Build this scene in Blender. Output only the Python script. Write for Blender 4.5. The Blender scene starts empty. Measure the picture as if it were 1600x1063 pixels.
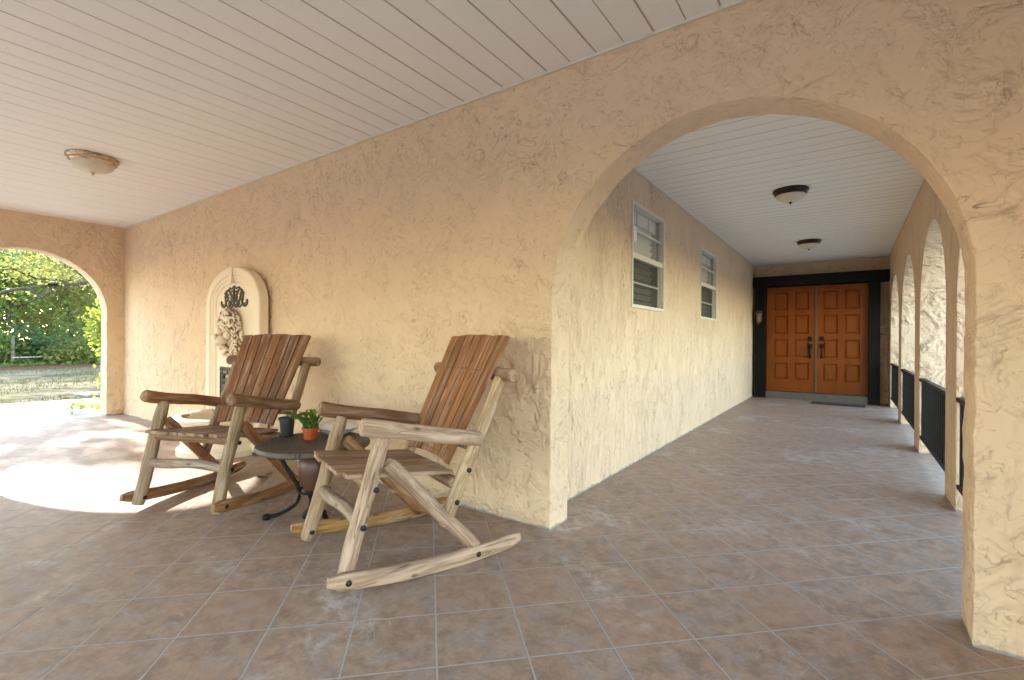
import bpy, bmesh, math, random
from math import sin, cos, pi, radians, sqrt
from mathutils import Vector, Matrix, noise

random.seed(7)
S = bpy.context.scene
COL = S.collection

# ------------------------------------------------------------------ helpers
class MB:
    """collects vertices and faces of ONE mesh"""
    def __init__(self): self.v = []; self.f = []
    def add(self, vs, fs):
        o = len(self.v); self.v += [tuple(p) for p in vs]; self.f += [tuple(i + o for i in q) for q in fs]; return self
    def box(self, x0, x1, y0, y1, z0, z1):
        vs = [(x, y, z) for x in (x0, x1) for y in (y0, y1) for z in (z0, z1)]
        return self.add(vs, [(0, 1, 3, 2), (4, 6, 7, 5), (0, 4, 5, 1), (2, 3, 7, 6), (0, 2, 6, 4), (1, 5, 7, 3)])
    def sweep(self, pts, rad, seg=14, prof=None, jit=0.0, seed=0, closed_caps=True, up=None):
        """tube through pts; rad a number, list; prof(angle)->(a,b) multipliers for a shaped section"""
        pts = [Vector(p) for p in pts]; n = len(pts)
        if not isinstance(rad, (list, tuple)): rad = [rad] * n
        t0 = (pts[1] - pts[0]).normalized()
        u = Vector(up) if up else (Vector((0, 0, 1)) if abs(t0.z) < .9 else Vector((1, 0, 0)))
        rings = []; vs = []
        for i, p in enumerate(pts):
            t = (pts[min(i + 1, n - 1)] - pts[max(i - 1, 0)]).normalized()
            a = (u - t * u.dot(t)).normalized(); b = t.cross(a); u = a if not up else Vector(up)
            ring = []
            for k in range(seg):
                th = 2 * pi * k / seg
                ca, sa = (cos(th), sin(th)) if prof is None else prof(th)
                r = rad[i]
                if jit: r *= 1 + jit * noise.noise(Vector((cos(th) * 1.1 + seed * 3.7, sin(th) * 1.1, i * .45 + seed)))
                ring.append(len(vs)); vs.append(p + a * (ca * r) + b * (sa * r))
            rings.append(ring)
        fs = []
        for i in range(n - 1):
            for k in range(seg):
                k2 = (k + 1) % seg
                fs.append((rings[i][k], rings[i][k2], rings[i + 1][k2], rings[i + 1][k]))
        if closed_caps:
            fs.append(tuple(reversed(rings[0]))); fs.append(tuple(rings[-1]))
        return self.add(vs, fs)
    def log(self, p0, p1, r0, r1=None, seed=0, bend=.006, jit=.10, nseg=12, round0=.012, round1=.012, taper0=1, taper1=1, seg=16):
        p0, p1 = Vector(p0), Vector(p1); r1 = r1 or r0
        d = p1 - p0; L = d.length; d.normalize()
        s = d.orthogonal().normalized(); s2 = d.cross(s); rs = random.Random(seed)
        ph, ph2 = rs.uniform(0, 6), rs.uniform(0, 6)
        ts = [0, round0 * .35 / L, round0 / L] + [i / nseg for i in range(1, nseg)] + [1 - round1 / L, 1 - round1 * .35 / L, 1]
        pts, rr = [], []
        for t in ts:
            env = sin(pi * t)
            pts.append(p0 + d * (L * t) + (s * sin(ph + t * 5) + s2 * sin(ph2 + t * 4)) * bend * env)
            r = r0 + (r1 - r0) * t
            if t * L < round0 - 1e-6: r *= (taper0 * .80 if t == 0 else taper0 * .93)
            elif t * L < .07: r *= taper0 + (1 - taper0) * (t * L / .07)
            if (1 - t) * L < round1 - 1e-6: r *= (taper1 * .80 if t == 1 else taper1 * .93)
            elif (1 - t) * L < .07: r *= taper1 + (1 - taper1) * ((1 - t) * L / .07)
            rr.append(r)
        return self.sweep(pts, rr, seg=seg, jit=jit, seed=seed)
    def lathe(self, prof, c=(0, 0, 0), seg=40, a0=0, a1=2 * pi, mod=None, fac=1):
        full = abs(a1 - a0 - 2 * pi) < 1e-6; n = seg if full else seg + 1; vs = []; fs = []
        for (r, z) in prof:
            for k in range(n):
                a = a0 + (a1 - a0) * k / seg; rr = r * fac * (mod(a, r, z) if mod else 1)
                vs.append((c[0] + rr * cos(a), c[1] + rr * sin(a), c[2] + z))
        for i in range(len(prof) - 1):
            for k in range(seg):
                k2 = (k + 1) % n
                fs.append((i * n + k, i * n + k2, (i + 1) * n + k2, (i + 1) * n + k))
        return self.add(vs, fs)
    def build(self, name, mat, parent=None, smooth=False, bevel=0, grain=None, color=None, bseg=2):
        me = bpy.data.meshes.new(name); me.from_pydata(self.v, [], self.f)
        bm = bmesh.new(); bm.from_mesh(me)
        if bevel: bmesh.ops.bevel(bm, geom=list(bm.edges), offset=bevel, segments=bseg, affect='EDGES', profile=.6)
        bmesh.ops.recalc_face_normals(bm, faces=bm.faces)
        bm.to_mesh(me); bm.free()
        return mesh_obj(name, me, mat, parent, smooth, grain, color)

def mesh_obj(name, me, mat, parent=None, smooth=False, grain=None, color=None):
    if smooth:
        me.polygons.foreach_set('use_smooth', [True] * len(me.polygons))
        if smooth != 'all':
            try: me.set_sharp_from_angle(angle=radians(40))
            except Exception: pass
    if grain:
        o, ax = Vector(grain[0]), Vector(grain[1]).normalized()
        u = ax.orthogonal().normalized(); w = ax.cross(u)
        r = random.Random(grain[2] if len(grain) > 2 else hash(tuple(round(q, 3) for q in o)) & 0xffff)
        off = Vector((r.uniform(0, 40), r.uniform(0, 40), r.uniform(0, 40)))
        at = me.attributes.new('gc', 'FLOAT_VECTOR', 'POINT'); buf = []
        for v in me.vertices:
            d = v.co - o; buf += [d.dot(u) + off.x, d.dot(w) + off.y, d.dot(ax) + off.z]
        at.data.foreach_set('vector', buf)
    me.materials.append(mat)
    ob = bpy.data.objects.new(name, me); COL.objects.link(ob)
    if parent: ob.parent = parent
    if color: ob.color = (*color, 1)
    return ob

def tag(o, label=None, cat=None, group=None, kind=None):
    if label: o['label'] = label
    if cat: o['category'] = cat
    if group: o['group'] = group
    if kind: o['kind'] = kind
    return o
def empty(name, loc=(0, 0, 0), rot=(0, 0, 0), label=None, cat=None, group=None):
    o = bpy.data.objects.new(name, None); COL.objects.link(o); o.location = loc; o.rotation_euler = rot
    o.empty_display_size = .1
    return tag(o, label, cat, group)
def copy_tree(o, parent=None):
    c = o.copy(); COL.objects.link(c)
    if parent: c.parent = parent
    for ch in list(o.children): copy_tree(ch, c)
    return c

# ------------------------------------------------------------------ materials
class NT:
    def __init__(self, name):
        self.m = bpy.data.materials.new(name); self.m.use_nodes = True
        self.t = self.m.node_tree; self.n = self.t.nodes; self.b = self.n['Principled BSDF']; self.out = self.n['Material Output']
    def N(self, typ, **kw):
        nd = self.n.new(typ)
        for k, v in kw.items():
            if hasattr(nd, k): setattr(nd, k, v)
        return nd
    def L(self, a, b): self.t.links.new(a, b)
    def put(self, sock, v):
        if isinstance(v, bpy.types.NodeSocket): self.L(v, sock)
        else: sock.default_value = v
    def math(self, op, a, b=None, c=None, clamp=False):
        nd = self.N('ShaderNodeMath', operation=op, use_clamp=clamp); self.put(nd.inputs[0], a)
        if b is not None: self.put(nd.inputs[1], b)
        if c is not None: self.put(nd.inputs[2], c)
        return nd.outputs[0]
    def noise(self, vec, scale, detail=4, rough=.55, dist=0, out='Fac'):
        nd = self.N('ShaderNodeTexNoise'); self.L(vec, nd.inputs['Vector'])
        nd.inputs['Scale'].default_value = scale; nd.inputs['Detail'].default_value = detail
        nd.inputs['Roughness'].default_value = rough; nd.inputs['Distortion'].default_value = dist
        return nd.outputs[out]
    def vor(self, vec, scale, feature='F1', out='Distance', rand=1):
        nd = self.N('ShaderNodeTexVoronoi', feature=feature); self.L(vec, nd.inputs['Vector'])
        nd.inputs['Scale'].default_value = scale; nd.inputs['Randomness'].default_value = rand
        return nd.outputs[out]
    def map(self, vec, scale=(1, 1, 1), loc=(0, 0, 0), rot=(0, 0, 0)):
        nd = self.N('ShaderNodeMapping'); self.L(vec, nd.inputs[0]); nd.inputs['Scale'].default_value = scale
        nd.inputs['Location'].default_value = loc; nd.inputs['Rotation'].default_value = rot
        return nd.outputs[0]
    def mix(self, f, a, b, blend='MIX'):
        nd = self.N('ShaderNodeMix', data_type='RGBA', blend_type=blend)
        self.put(nd.inputs[0], f)
        for s, v in ((nd.inputs[6], a), (nd.inputs[7], b)):
            self.put(s, v if isinstance(v, bpy.types.NodeSocket) else (*v, 1))
        return nd.outputs[2]
    def step(self, v, a, b):  # smoothstep a..b
        nd = self.N('ShaderNodeMapRange', interpolation_type='SMOOTHSTEP', clamp=True)
        self.put(nd.inputs[0], v); nd.inputs[1].default_value = a; nd.inputs[2].default_value = b
        return nd.outputs[0]
    def range(self, v, a, b, c, d):
        nd = self.N('ShaderNodeMapRange'); self.put(nd.inputs[0], v)
        for i, q in enumerate((a, b, c, d)): nd.inputs[i + 1].default_value = q
        return nd.outputs[0]
    def bump(self, h, dist=.01, strength=1, normal=None):
        nd = self.N('ShaderNodeBump'); nd.inputs['Strength'].default_value = strength; nd.inputs['Distance'].default_value = dist
        self.L(h, nd.inputs['Height'])
        if normal: self.L(normal, nd.inputs['Normal'])
        self.L(nd.outputs[0], self.b.inputs['Normal']); return nd.outputs[0]
    def obj(self): return self.N('ShaderNodeTexCoord').outputs['Object']
    def geo(self, o='Position'): return self.N('ShaderNodeNewGeometry').outputs[o]
    def attr(self, name): 
        nd = self.N('ShaderNodeAttribute'); nd.attribute_name = name; return nd.outputs['Vector']
    def oinfo(self, o): return self.N('ShaderNodeObjectInfo').outputs[o]
    def set(self, **kw):
        for k, v in kw.items():
            k = k.replace('_', ' ')
            if k == 'Base Color' and not isinstance(v, bpy.types.NodeSocket): v = (*v, 1)
            self.put(self.b.inputs[k], v)
        return self.m

def plain(name, col, rough=.5, metal=0, var=.12, scale=12, bump=0, spec=.5):
    t = NT(name); p = t.obj(); n = t.noise(p, scale, 5)
    c = t.mix(n, tuple(q * (1 - var) for q in col), tuple(min(1, q * (1 + var)) for q in col))
    if bump: t.bump(t.noise(p, scale * 6, 4), bump)
    return t.set(Base_Color=c, Roughness=t.range(n, .3, .7, max(.05, rough - .08), min(1, rough + .08)), Metallic=metal, Specular_IOR_Level=spec)

def stucco(name, scale=(1, 1, 1), base=(.70, .53, .37), amount=1.0, grime=.62):
    t = NT(name); p = t.map(t.obj(), scale)
    # skip-trowel coat: contour steps of a stretched noise, broken into short drags by a second noise
    def drags(sc, k, off, lo, hi, wid, dist):
        q = t.map(p, loc=off); nn = t.noise(q, sc, 3, .55, dist); f = t.math('FRACT', t.math('MULTIPLY', nn, k))
        m = t.step(t.noise(t.map(p, loc=(off[1] + 7, off[2] + 2, off[0] + 4)), sc * .95, 3, .6), lo, hi)
        e = t.math('MINIMUM', f, t.math('SUBTRACT', 1, f))
        ln = t.math('MULTIPLY', t.math('SUBTRACT', 1, t.step(e, .0, wid)), m)
        return t.math('MULTIPLY', f, m), ln
    h1, l1 = drags(2.4, 6.0, (0, 0, 0), .47, .56, .045, 1.8)
    h2, l2 = drags(5.5, 4.0, (3, 5, 1), .46, .55, .055, 1.5)
    h3, l3 = drags(13.0, 3.0, (8, 2, 6), .50, .58, .08, 1.2)
    fine = t.noise(p, 75, 4, .65); mid = t.noise(p, 8, 4)
    h = t.math('ADD', t.math('ADD', h1, t.math('MULTIPLY', h2, .75)), t.math('MULTIPLY', h3, .4))
    h = t.math('ADD', h, t.math('ADD', t.math('MULTIPLY', fine, .07), t.math('MULTIPLY', mid, .28)))
    t.bump(h, .0125 * amount, 1)
    # grime caught in the sharp edge of each trowel drag
    zone = t.range(t.noise(t.map(p, loc=(2, 2, 2)), 1.6, 4), .36, .62, .0, 1.0)
    ln = t.math('MAXIMUM', t.math('MAXIMUM', l1, l2), t.math('MULTIPLY', l3, .9))
    ln = t.math('MULTIPLY', ln, t.math('MULTIPLY', zone, t.range(t.noise(p, 6.5, 3), .35, .60, .25, 1.0)), clamp=True)
    blot = t.noise(p, .9, 5, .6)
    c = t.mix(blot, tuple(q * .93 for q in base), tuple(q * 1.06 for q in base))
    c = t.mix(t.math('MULTIPLY', ln, grime), c, (.15, .09, .04))
    # grey mortar smear where the wall meets the tile
    z = t.N('ShaderNodeSeparateXYZ'); t.L(t.geo(), z.inputs[0])
    edge = t.math('SUBTRACT', z.outputs[2], t.math('MULTIPLY', t.noise(t.geo(), 9, 4), .055))
    c = t.mix(t.math('SUBTRACT', 1, t.step(edge, -.020, -.010)), c, (.33, .31, .29))
    return t.set(Base_Color=c, Roughness=.82, Specular_IOR_Level=.3)

def tile_mat():
    t = NT('slate_tile'); g = t.geo(); P = .3135
    q = t.map(g, rot=(0, 0, -pi / 4))
    s = t.N('ShaderNodeSeparateXYZ'); t.L(q, s.inputs[0])
    u = t.math('DIVIDE', t.math('SUBTRACT', s.outputs[0], .032), P); v = t.math('DIVIDE', t.math('SUBTRACT', s.outputs[1], 1.932), P)
    fu, fv = t.math('FRACT', u), t.math('FRACT', v)
    eu = t.math('MINIMUM', fu, t.math('SUBTRACT', 1, fu)); ev = t.math('MINIMUM', fv, t.math('SUBTRACT', 1, fv))
    e = t.math('MINIMUM', eu, ev)
    e = t.math('ADD', e, t.math('MULTIPLY', t.math('SUBTRACT', t.noise(g, 45, 3), .5), .010))
    grout = t.math('SUBTRACT', 1, t.step(e, .009, .016))
    cid = t.N('ShaderNodeCombineXYZ'); t.L(t.math('FLOOR', u), cid.inputs[0]); t.L(t.math('FLOOR', v), cid.inputs[1])
    wn = t.N('ShaderNodeTexWhiteNoise', noise_dimensions='2D'); t.L(cid.outputs[0], wn.inputs['Vector'])
    sc = t.N('ShaderNodeVectorMath', operation='SCALE'); t.L(wn.outputs['Color'], sc.inputs[0]); sc.inputs['Scale'].default_value = 30
    ad = t.N('ShaderNodeVectorMath', operation='ADD'); t.L(g, ad.inputs[0]); t.L(sc.outputs[0], ad.inputs[1]); p = ad.outputs[0]
    n1 = t.noise(p, 13, 8, .74, .4); n2 = t.noise(t.map(p, loc=(5, 5, 5)), 8, 8, .72, .6); n3 = t.noise(p, 70, 4, .7)
    n4 = t.noise(t.map(p, loc=(1, 8, 2)), 7, 7, .72, .5)
    c = t.mix(t.step(n1, .36, .62), (.275, .198, .152), (.46, .335, .245))
    c = t.mix(t.math('MULTIPLY', t.step(n2, .48, .64), .62), c, (.365, .335, .325))
    c = t.mix(t.math('MULTIPLY', t.step(n4, .53, .68), .65), c, (.47, .285, .185))
    c = t.mix(t.range(n3, .3, .7, 0, .45), c, (.24, .17, .135))
    vn = t.noise(t.map(p, loc=(3, 1, 7)), 4.2, 3.5, .55, 1.4)
    vein = t.math('MULTIPLY', t.math('SUBTRACT', 1, t.step(t.math('ABSOLUTE', t.math('SUBTRACT', vn, .53)), .0, .012)), t.step(t.noise(p, 3.0, 3), .50, .62))
    c = t.mix(t.math('MULTIPLY', vein, .75), c, (.40, .38, .37))
    c = t.mix(t.math('MULTIPLY', t.math('POWER', wn.outputs['Value'], 3), .35), c, (.42, .27, .20))
    # chalky scuffs that wander over the joints
    sf = t.math('MULTIPLY', t.step(t.noise(g, 1.3, 7, .66, .4), .53, .66), t.step(t.noise(g, 17, 6, .75), .40, .60))
    c = t.mix(t.math('MULTIPLY', sf, .62), c, (.58, .55, .53))
    gc = t.mix(t.noise(g, 3, 5), (.36, .33, .32), (.50, .465, .45))
    c = t.mix(grout, c, gc)
    h = t.math('SUBTRACT', t.math('ADD', t.math('MULTIPLY', n1, .5), t.math('MULTIPLY', n3, .12)), t.math('MULTIPLY', grout, 1.0))
    t.bump(h, .0035, 1)
    r = t.math('ADD', t.range(n2, .3, .7, .42, .58), t.math('MULTIPLY', grout, .35))
    return t.set(Base_Color=c, Roughness=r, Specular_IOR_Level=.18)

def wood_mat(name, rough=.62, fine=1.0):
    """object colour = fresh tone of the piece; weathering greys the grain in patches"""
    t = NT(name); a = t.attr('gc'); tone = t.oinfo('Color')
    st = t.noise(t.map(a, (70 * fine, 70 * fine, 4)), 1, 5, .6, .3)
    st2 = t.noise(t.map(a, (22, 22, 2.2)), 1, 4, .6, .5)
    pat = t.noise(t.map(a, (9, 9, 3.2)), 1, 5, .62, .6)
    dk = t.mix(.58, tone, (.075, .030, .012)); lt = t.mix(.34, tone, (.52, .43, .37))
    c = t.mix(t.step(st, .36, .64), dk, tone); c = t.mix(t.step(st2, .46, .68), c, lt)
    c = t.mix(t.math('MULTIPLY', t.step(pat, .51, .62), .72), c, t.mix(.6, tone, (.13, .056, .022)))
    kn = t.vor(t.map(a, (13, 13, 6)), 1); kn2 = t.math('MULTIPLY', t.math('SUBTRACT', 1, t.step(t.math('ADD', kn, t.math('MULTIPLY', t.math('SUBTRACT', st2, .5), .12)), .05, .17)), .7)
    c = t.mix(kn2, c, (.035, .02, .012))
    crack = t.math('MULTIPLY', t.math('SUBTRACT', 1, t.step(t.math('ABSOLUTE', t.math('SUBTRACT', t.noise(t.map(a, (26, 26, 1.3), loc=(4, 4, 4)), 1, 2, .5, .2), .5)), 0, .012)), t.step(t.noise(t.map(a, (6, 6, 5)), 1, 2), .5, .6))
    c = t.mix(t.math('MULTIPLY', crack, .8), c, (.03, .02, .015))
    t.bump(t.math('SUBTRACT', t.math('ADD', st, t.math('MULTIPLY', pat, .8)), crack), .0025, .9)
    return t.set(Base_Color=c, Roughness=t.range(pat, .3, .7, rough + .1, rough - .12), Specular_IOR_Level=.35)

def leaf_mat(name, c1, c2, trans=.45, tcol=None):
    t = NT(name); r = t.N('ShaderNodeNewGeometry').outputs['Random Per Island']
    n = t.noise(t.geo(), .6, 3)
    c = t.mix(t.math('ADD', t.math('MULTIPLY', r, .7), t.range(n, .3, .7, 0, .3), clamp=True), c1, c2)
    t.set(Base_Color=c, Roughness=.5, Specular_IOR_Level=.3)
    tr = t.N('ShaderNodeBsdfTranslucent')
    t.L(t.mix(.6, c, tcol or tuple(min(1, q * 2.2) for q in c2)), tr.inputs['Color'])
    mx = t.N('ShaderNodeMixShader'); mx.inputs[0].default_value = trans
    t.L(t.b.outputs[0], mx.inputs[1]); t.L(tr.outputs[0], mx.inputs[2]); t.L(mx.outputs[0], t.out.inputs[0])
    return t.m

M = {}
M['stucco'] = stucco('cream_stucco')
M['stucco_side'] = stucco('cream_stucco_drawn_down', (1, 1.7, .8), amount=1.2, grime=1.0)
M['tile'] = tile_mat()
M['wood'] = wood_mat('weathered_log')
M['board'] = wood_mat('stained_board', .55, 1.3)

def door_wood():
    t = NT('varnished_door_wood'); p = t.obj()
    st = t.noise(t.map(p, (45, 45, 2.5)), 1, 6, .6, .4); b = t.noise(t.map(p, (7, 7, 1.2)), 1, 4)
    c = t.mix(st, (.165, .034, .0025), (.275, .066, .005)); c = t.mix(t.math('MULTIPLY', t.step(b, .45, .65), .5), c, (.145, .031, .003))
    t.bump(st, .001)
    return t.set(Base_Color=c, Roughness=.38, Specular_IOR_Level=.22)
M['door'] = door_wood()

def vinyl():
    t = NT('white_vinyl_plank'); p = t.obj(); n = t.noise(p, 1.2, 5); n2 = t.noise(p, 14, 5, .65)
    c = t.mix(n, (.805, .795, .78), (.855, .85, .84)); c = t.mix(t.math('MULTIPLY', t.step(n2, .62, .74), .25), c, (.58, .52, .45))
    return t.set(Base_Color=c, Roughness=.55)
M['vinyl'] = vinyl()
M['groove'] = plain('tan_groove', (.60, .54, .48), .8)  # joint strips coloured darker than the planks
M['groove_faint'] = plain('pale_groove', (.62, .57, .52), .7)
M['black_timber'] = plain('black_painted_timber', (.0030, .0030, .0030), .55, bump=.001, spec=.18)
M['iron'] = plain('bronze_black_iron', (.0055, .005, .005), .5, 0, .3, spec=.22)
M['cast'] = None
M['nickel'] = plain('aged_nickel', (.50, .40, .29), .28, 1, .2)
M['bronze'] = plain('dark_bronze', (.035, .020, .014), .35, .6)
M['frost'] = plain('frosted_glass_bowl', (.62, .56, .44), .35, var=.1, scale=20)
M['alu'] = plain('white_aluminium', (.66, .62, .53), .45)
M['alu_grey'] = plain('grey_aluminium', (.30, .29, .26), .45)
M['blind'] = plain('white_blind', (.62, .57, .49), .6)
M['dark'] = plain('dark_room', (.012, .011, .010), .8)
M['mat'] = plain('black_rubber', (.010, .010, .010), .8, bump=.002)
M['mat_grey'] = plain('worn_rubber_bristle', (.075, .073, .072), .75)
M['black_plastic'] = plain('black_plastic', (.022, .023, .027), .5)
M['orange_plastic'] = plain('orange_plastic', (.40, .072, .018), .48)
M['soil'] = plain('potting_soil', (.03, .02, .013), .95, scale=60, var=.6, bump=.006)
M['white_plastic'] = plain('white_tag', (.75, .74, .72), .4)
M['ceramic_white'] = plain('white_glazed_ceramic', (.66, .66, .66), .25)
M['urn'] = plain('brown_ceramic', (.095, .040, .030), .4, var=.3, scale=18)
M['bolt'] = plain('rusty_bolt', (.030, .026, .028), .5, .7, .4, 60)

def cast_mat(name='pitted_cast_metal'):
    t = NT(name); p = t.obj()
    v = t.vor(t.map(p, (1, 1, .3)), 34); n = t.noise(p, 25, 5, .7)
    c = t.mix(n, (.050, .042, .036), (.115, .098, .082)); hole = t.math('SUBTRACT', 1, t.step(v, .18, .34))
    c = t.mix(t.math('MULTIPLY', hole, .7), c, (.018, .015, .013)); c = t.mix(t.math('MULTIPLY', t.step(t.noise(p, 120, 3), .68, .76), .5), c, (.3, .28, .25))
    t.bump(t.math('SUBTRACT', t.math('MULTIPLY', n, .5), hole), .004)
    return t.set(Base_Color=c, Roughness=.55, Metallic=.25)
M['cast'] = cast_mat()

def fountain_mat(name, c0=(.74, .63, .49), stain=.0):
    t = NT(name); p = t.obj(); n = t.noise(p, 4, 6, .6); pt = t.geo('Pointiness')
    c = t.mix(n, tuple(q * .94 for q in c0), tuple(min(1, q * 1.05) for q in c0))
    if stain:
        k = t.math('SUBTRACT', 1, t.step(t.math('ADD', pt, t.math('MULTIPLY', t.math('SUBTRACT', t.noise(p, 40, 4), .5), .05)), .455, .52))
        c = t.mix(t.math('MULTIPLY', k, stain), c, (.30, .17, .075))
    else: c = t.mix(t.math('MULTIPLY', t.step(t.noise(p, 11, 5), .6, .75), .25), c, (.55, .43, .29))
    t.bump(t.noise(p, 80, 3), .0012)
    return t.set(Base_Color=c, Roughness=.6)
M['fount'] = fountain_mat('cast_stone_cream'); M['lion'] = fountain_mat('antiqued_cast_stone', (.74, .65, .53), 1.0)

def conc():
    t = NT('pale_concrete'); p = t.geo(); n = t.noise(p, .7, 7, .65); n2 = t.noise(p, 30, 5, .7)
    c = t.mix(n, (.33, .31, .28), (.42, .40, .365)); c = t.mix(t.range(n2, .3, .7, 0, .3), c, (.34, .31, .28))
    t.bump(n2, .003); return t.set(Base_Color=c, Roughness=.85)
M['concrete'] = conc()
def ground_mat():
    t = NT('sandy_lawn'); p = t.geo(); n = t.noise(p, .35, 6, .62, .4); n2 = t.noise(p, 3.5, 6, .7); n3 = t.noise(p, 40, 4, .7)
    s = t.N('ShaderNodeSeparateXYZ'); t.L(p, s.inputs[0])
    c = t.mix(t.step(n2, .40, .62), (.26, .195, .12), (.38, .30, .195))
    c = t.mix(t.math('MULTIPLY', t.step(n, .49, .60), .75), c, (.105, .115, .036))
    wob = t.math('ADD', s.outputs[0], t.math('MULTIPLY', t.math('SUBTRACT', n, .5), 6))
    lit = t.mix(n2, (.13, .055, .028), (.24, .11, .06))
    c = t.mix(t.math('SUBTRACT', 1, t.step(wob, -25, -22.5)), c, lit)
    c = t.mix(t.range(n3, .3, .7, 0, .35), c, (.09, .07, .045))
    t.bump(t.math('ADD', n2, n3), .03); return t.set(Base_Color=c, Roughness=1.0, Specular_IOR_Level=0)
M['ground'] = ground_mat()
M['bark'] = None
def bark():
    t = NT('grey_brown_bark'); p = t.geo(); n = t.noise(t.map(p, (6, 6, 2)), 1.5, 6, .7, .5)
    c = t.mix(n, (.028, .020, .014), (.105, .082, .064)); t.bump(n, .03); return t.set(Base_Color=c, Roughness=.9)
M['bark'] = bark()
M['leaf_a'] = leaf_mat('leaf_mid_green', (.075, .115, .026), (.170, .215, .050))
M['leaf_b'] = leaf_mat('leaf_olive', (.105, .120, .028), (.230, .225, .060))
M['leaf_c'] = leaf_mat('leaf_deep_green', (.042, .078, .025), (.105, .155, .050))
M['leaf_y'] = leaf_mat('leaf_bright_yellow_green', (.090, .135, .016), (.22, .25, .035), .5)
M['leaf_dead'] = leaf_mat('dead_brown_frond', (.10, .042, .020), (.22, .11, .055), .25)
M['leaf_cactus'] = leaf_mat('succulent_green', (.040, .105, .014), (.115, .205, .030), .25)
M['dry'] = plain('dry_leaf_brown', (.13, .065, .03), .8)
M['post'] = plain('grey_fence_wood', (.26, .20, .15), .9, scale=30, bump=.004)
M['white_pipe'] = plain('white_pipe_paint', (.7, .7, .68), .5)

# ------------------------------------------------------------------ dimensions (metres, camera foot at 0,0)
YW, XL, CL, CR, YD = 2.382, -8.461, -1.564, .571, 10.714
ZC, CC = 2.652, 2.614
YS = -2.9       # south edge of the porch roof, closed by the added arcade

# ------------------------------------------------------------------ ground
MB().add([(-140, -90, -.10), (90, -90, -.10), (90, 120, -.10), (-140, 120, -.10)], [(0, 1, 2, 3)]).build('ground', M['ground'])['kind'] = 'structure'
def slab(name, pts, z0, z1, mat):
    n = len(pts); mb = MB()
    mb.add([(x, y, z1) for x, y in pts] + [(x, y, z0) for x, y in pts], [tuple(range(n))] + [(i, (i + 1) % n, n + (i + 1) % n, n + i) for i in range(n)])
    o = mb.build(name, mat); o['kind'] = 'structure'; return o
slab('driveway', [(-8.712, 2.9), (-8.712, YS), (4.5, YS), (4.5, -9), (-11.6, -9), (-11.25, 1.5), (-11.1, 2.9)], -.2, -.004, M['concrete'])  # south stretch is out of view, added to bounce light under the roof
slab('bounce_pavement', [(1.152, YS), (6.0, YS), (6.0, 16), (1.152, 16)], -.2, -.03, M['concrete'])  # unseen pale paving, added to bounce light into the corridor
slab('path', [(-12.5, 2.95), (-13.2, 2.85), (-13.3, 9), (-12.4, 9)], -.2, -.075, M['concrete'])
slab('floor', [(-8.712, YS), (1.15, YS), (1.15, 11.2), (-8.712, 11.2)], -.19, 0, M['tile'])

# ------------------------------------------------------------------ house
house = empty('house', (0, 0, 0), label='cream stucco house with arched porch, corridor and carved double front door', cat='house')

def jit_path(pts, step=.035, amp=.0035, seed=0):
    out = []
    for i in range(len(pts)):
        a, b = Vector(pts[i]), Vector(pts[(i + 1) % len(pts)]); L = (b - a).length; n = max(1, int(L / step))
        d = (b - a) / L; nrm = Vector((-d.y, d.x))
        for k in range(n):
            p = a.lerp(b, k / n)
            w = amp * (noise.noise(Vector((p.x * 9, p.y * 9, seed))) + .8 * noise.noise(Vector((p.x * 28, p.y * 28, seed + 5))) )
            out.append(p + nrm * w)
    return out
def arch_pts(c, r, zs, z0=-.03, n=40):
    """opening outline from one foot over the crown to the other (u, z)"""
    return [(c - r, z0)] + [(c - r * cos(pi * k / n), zs + r * sin(pi * k / n)) for k in range(n + 1)] + [(c + r, z0)]
def stucco_wall(name, u0, u1, ztop, openings, windows, to3, thick, mat, label=None):
    """to3 is a matrix that lays the (u, z, depth) sheet in the world"""
    bd = .006
    out = [(u0, -.03)]
    for (c, r, zs) in openings: out += arch_pts(c, r, zs)
    out += [(u1, -.03), (u1, ztop), (u0, ztop)]
    cu = bpy.data.curves.new(name, 'CURVE'); cu.dimensions = '2D'; cu.fill_mode = 'BOTH'
    cu.extrude = thick / 2 - bd; cu.bevel_depth = bd; cu.bevel_resolution = 2; cu.offset = -bd
    for li, loop in enumerate([out] + windows):
        P = jit_path(loop, seed=li + len(name), amp=.0045 if li == 0 else 0)
        sp = cu.splines.new('POLY'); sp.points.add(len(P) - 1)
        for q, p in zip(sp.points, P): q.co = (p.x, p.y, 0, 1)
        sp.use_cyclic_u = True
    tmp = bpy.data.objects.new('tmp', cu); COL.objects.link(tmp)
    dg = bpy.context.evaluated_depsgraph_get(); dg.update()
    me = bpy.data.meshes.new_from_object(tmp.evaluated_get(dg)); bpy.data.objects.remove(tmp)
    me.name = name; me.materials.clear(); me.transform(to3)
    bm = bmesh.new(); bm.from_mesh(me); bmesh.ops.remove_doubles(bm, verts=bm.verts, dist=1e-5); bmesh.ops.recalc_face_normals(bm, faces=bm.faces); bm.to_mesh(me); bm.free()
    o = mesh_obj(name, me, mat, house)
    if label: o['label'] = label
    return o
def lay_xz(y):   # u->x, z->z, sheet centred on y
    return Matrix(((1, 0, 0, 0), (0, 0, -1, y), (0, 1, 0, 0), (0, 0, 0, 1)))
def lay_yz(x):   # u->y
    return Matrix(((0, 0, 1, x), (1, 0, 0, 0), (0, 1, 0, 0), (0, 0, 0, 1)))
TW = .21
stucco_wall('wall', -8.70, 1.20, 2.80, [(-.513, .887, 1.325)], [], lay_xz(YW + TW / 2), TW, M['stucco'], 'long stucco wall with a big round arch')
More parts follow.
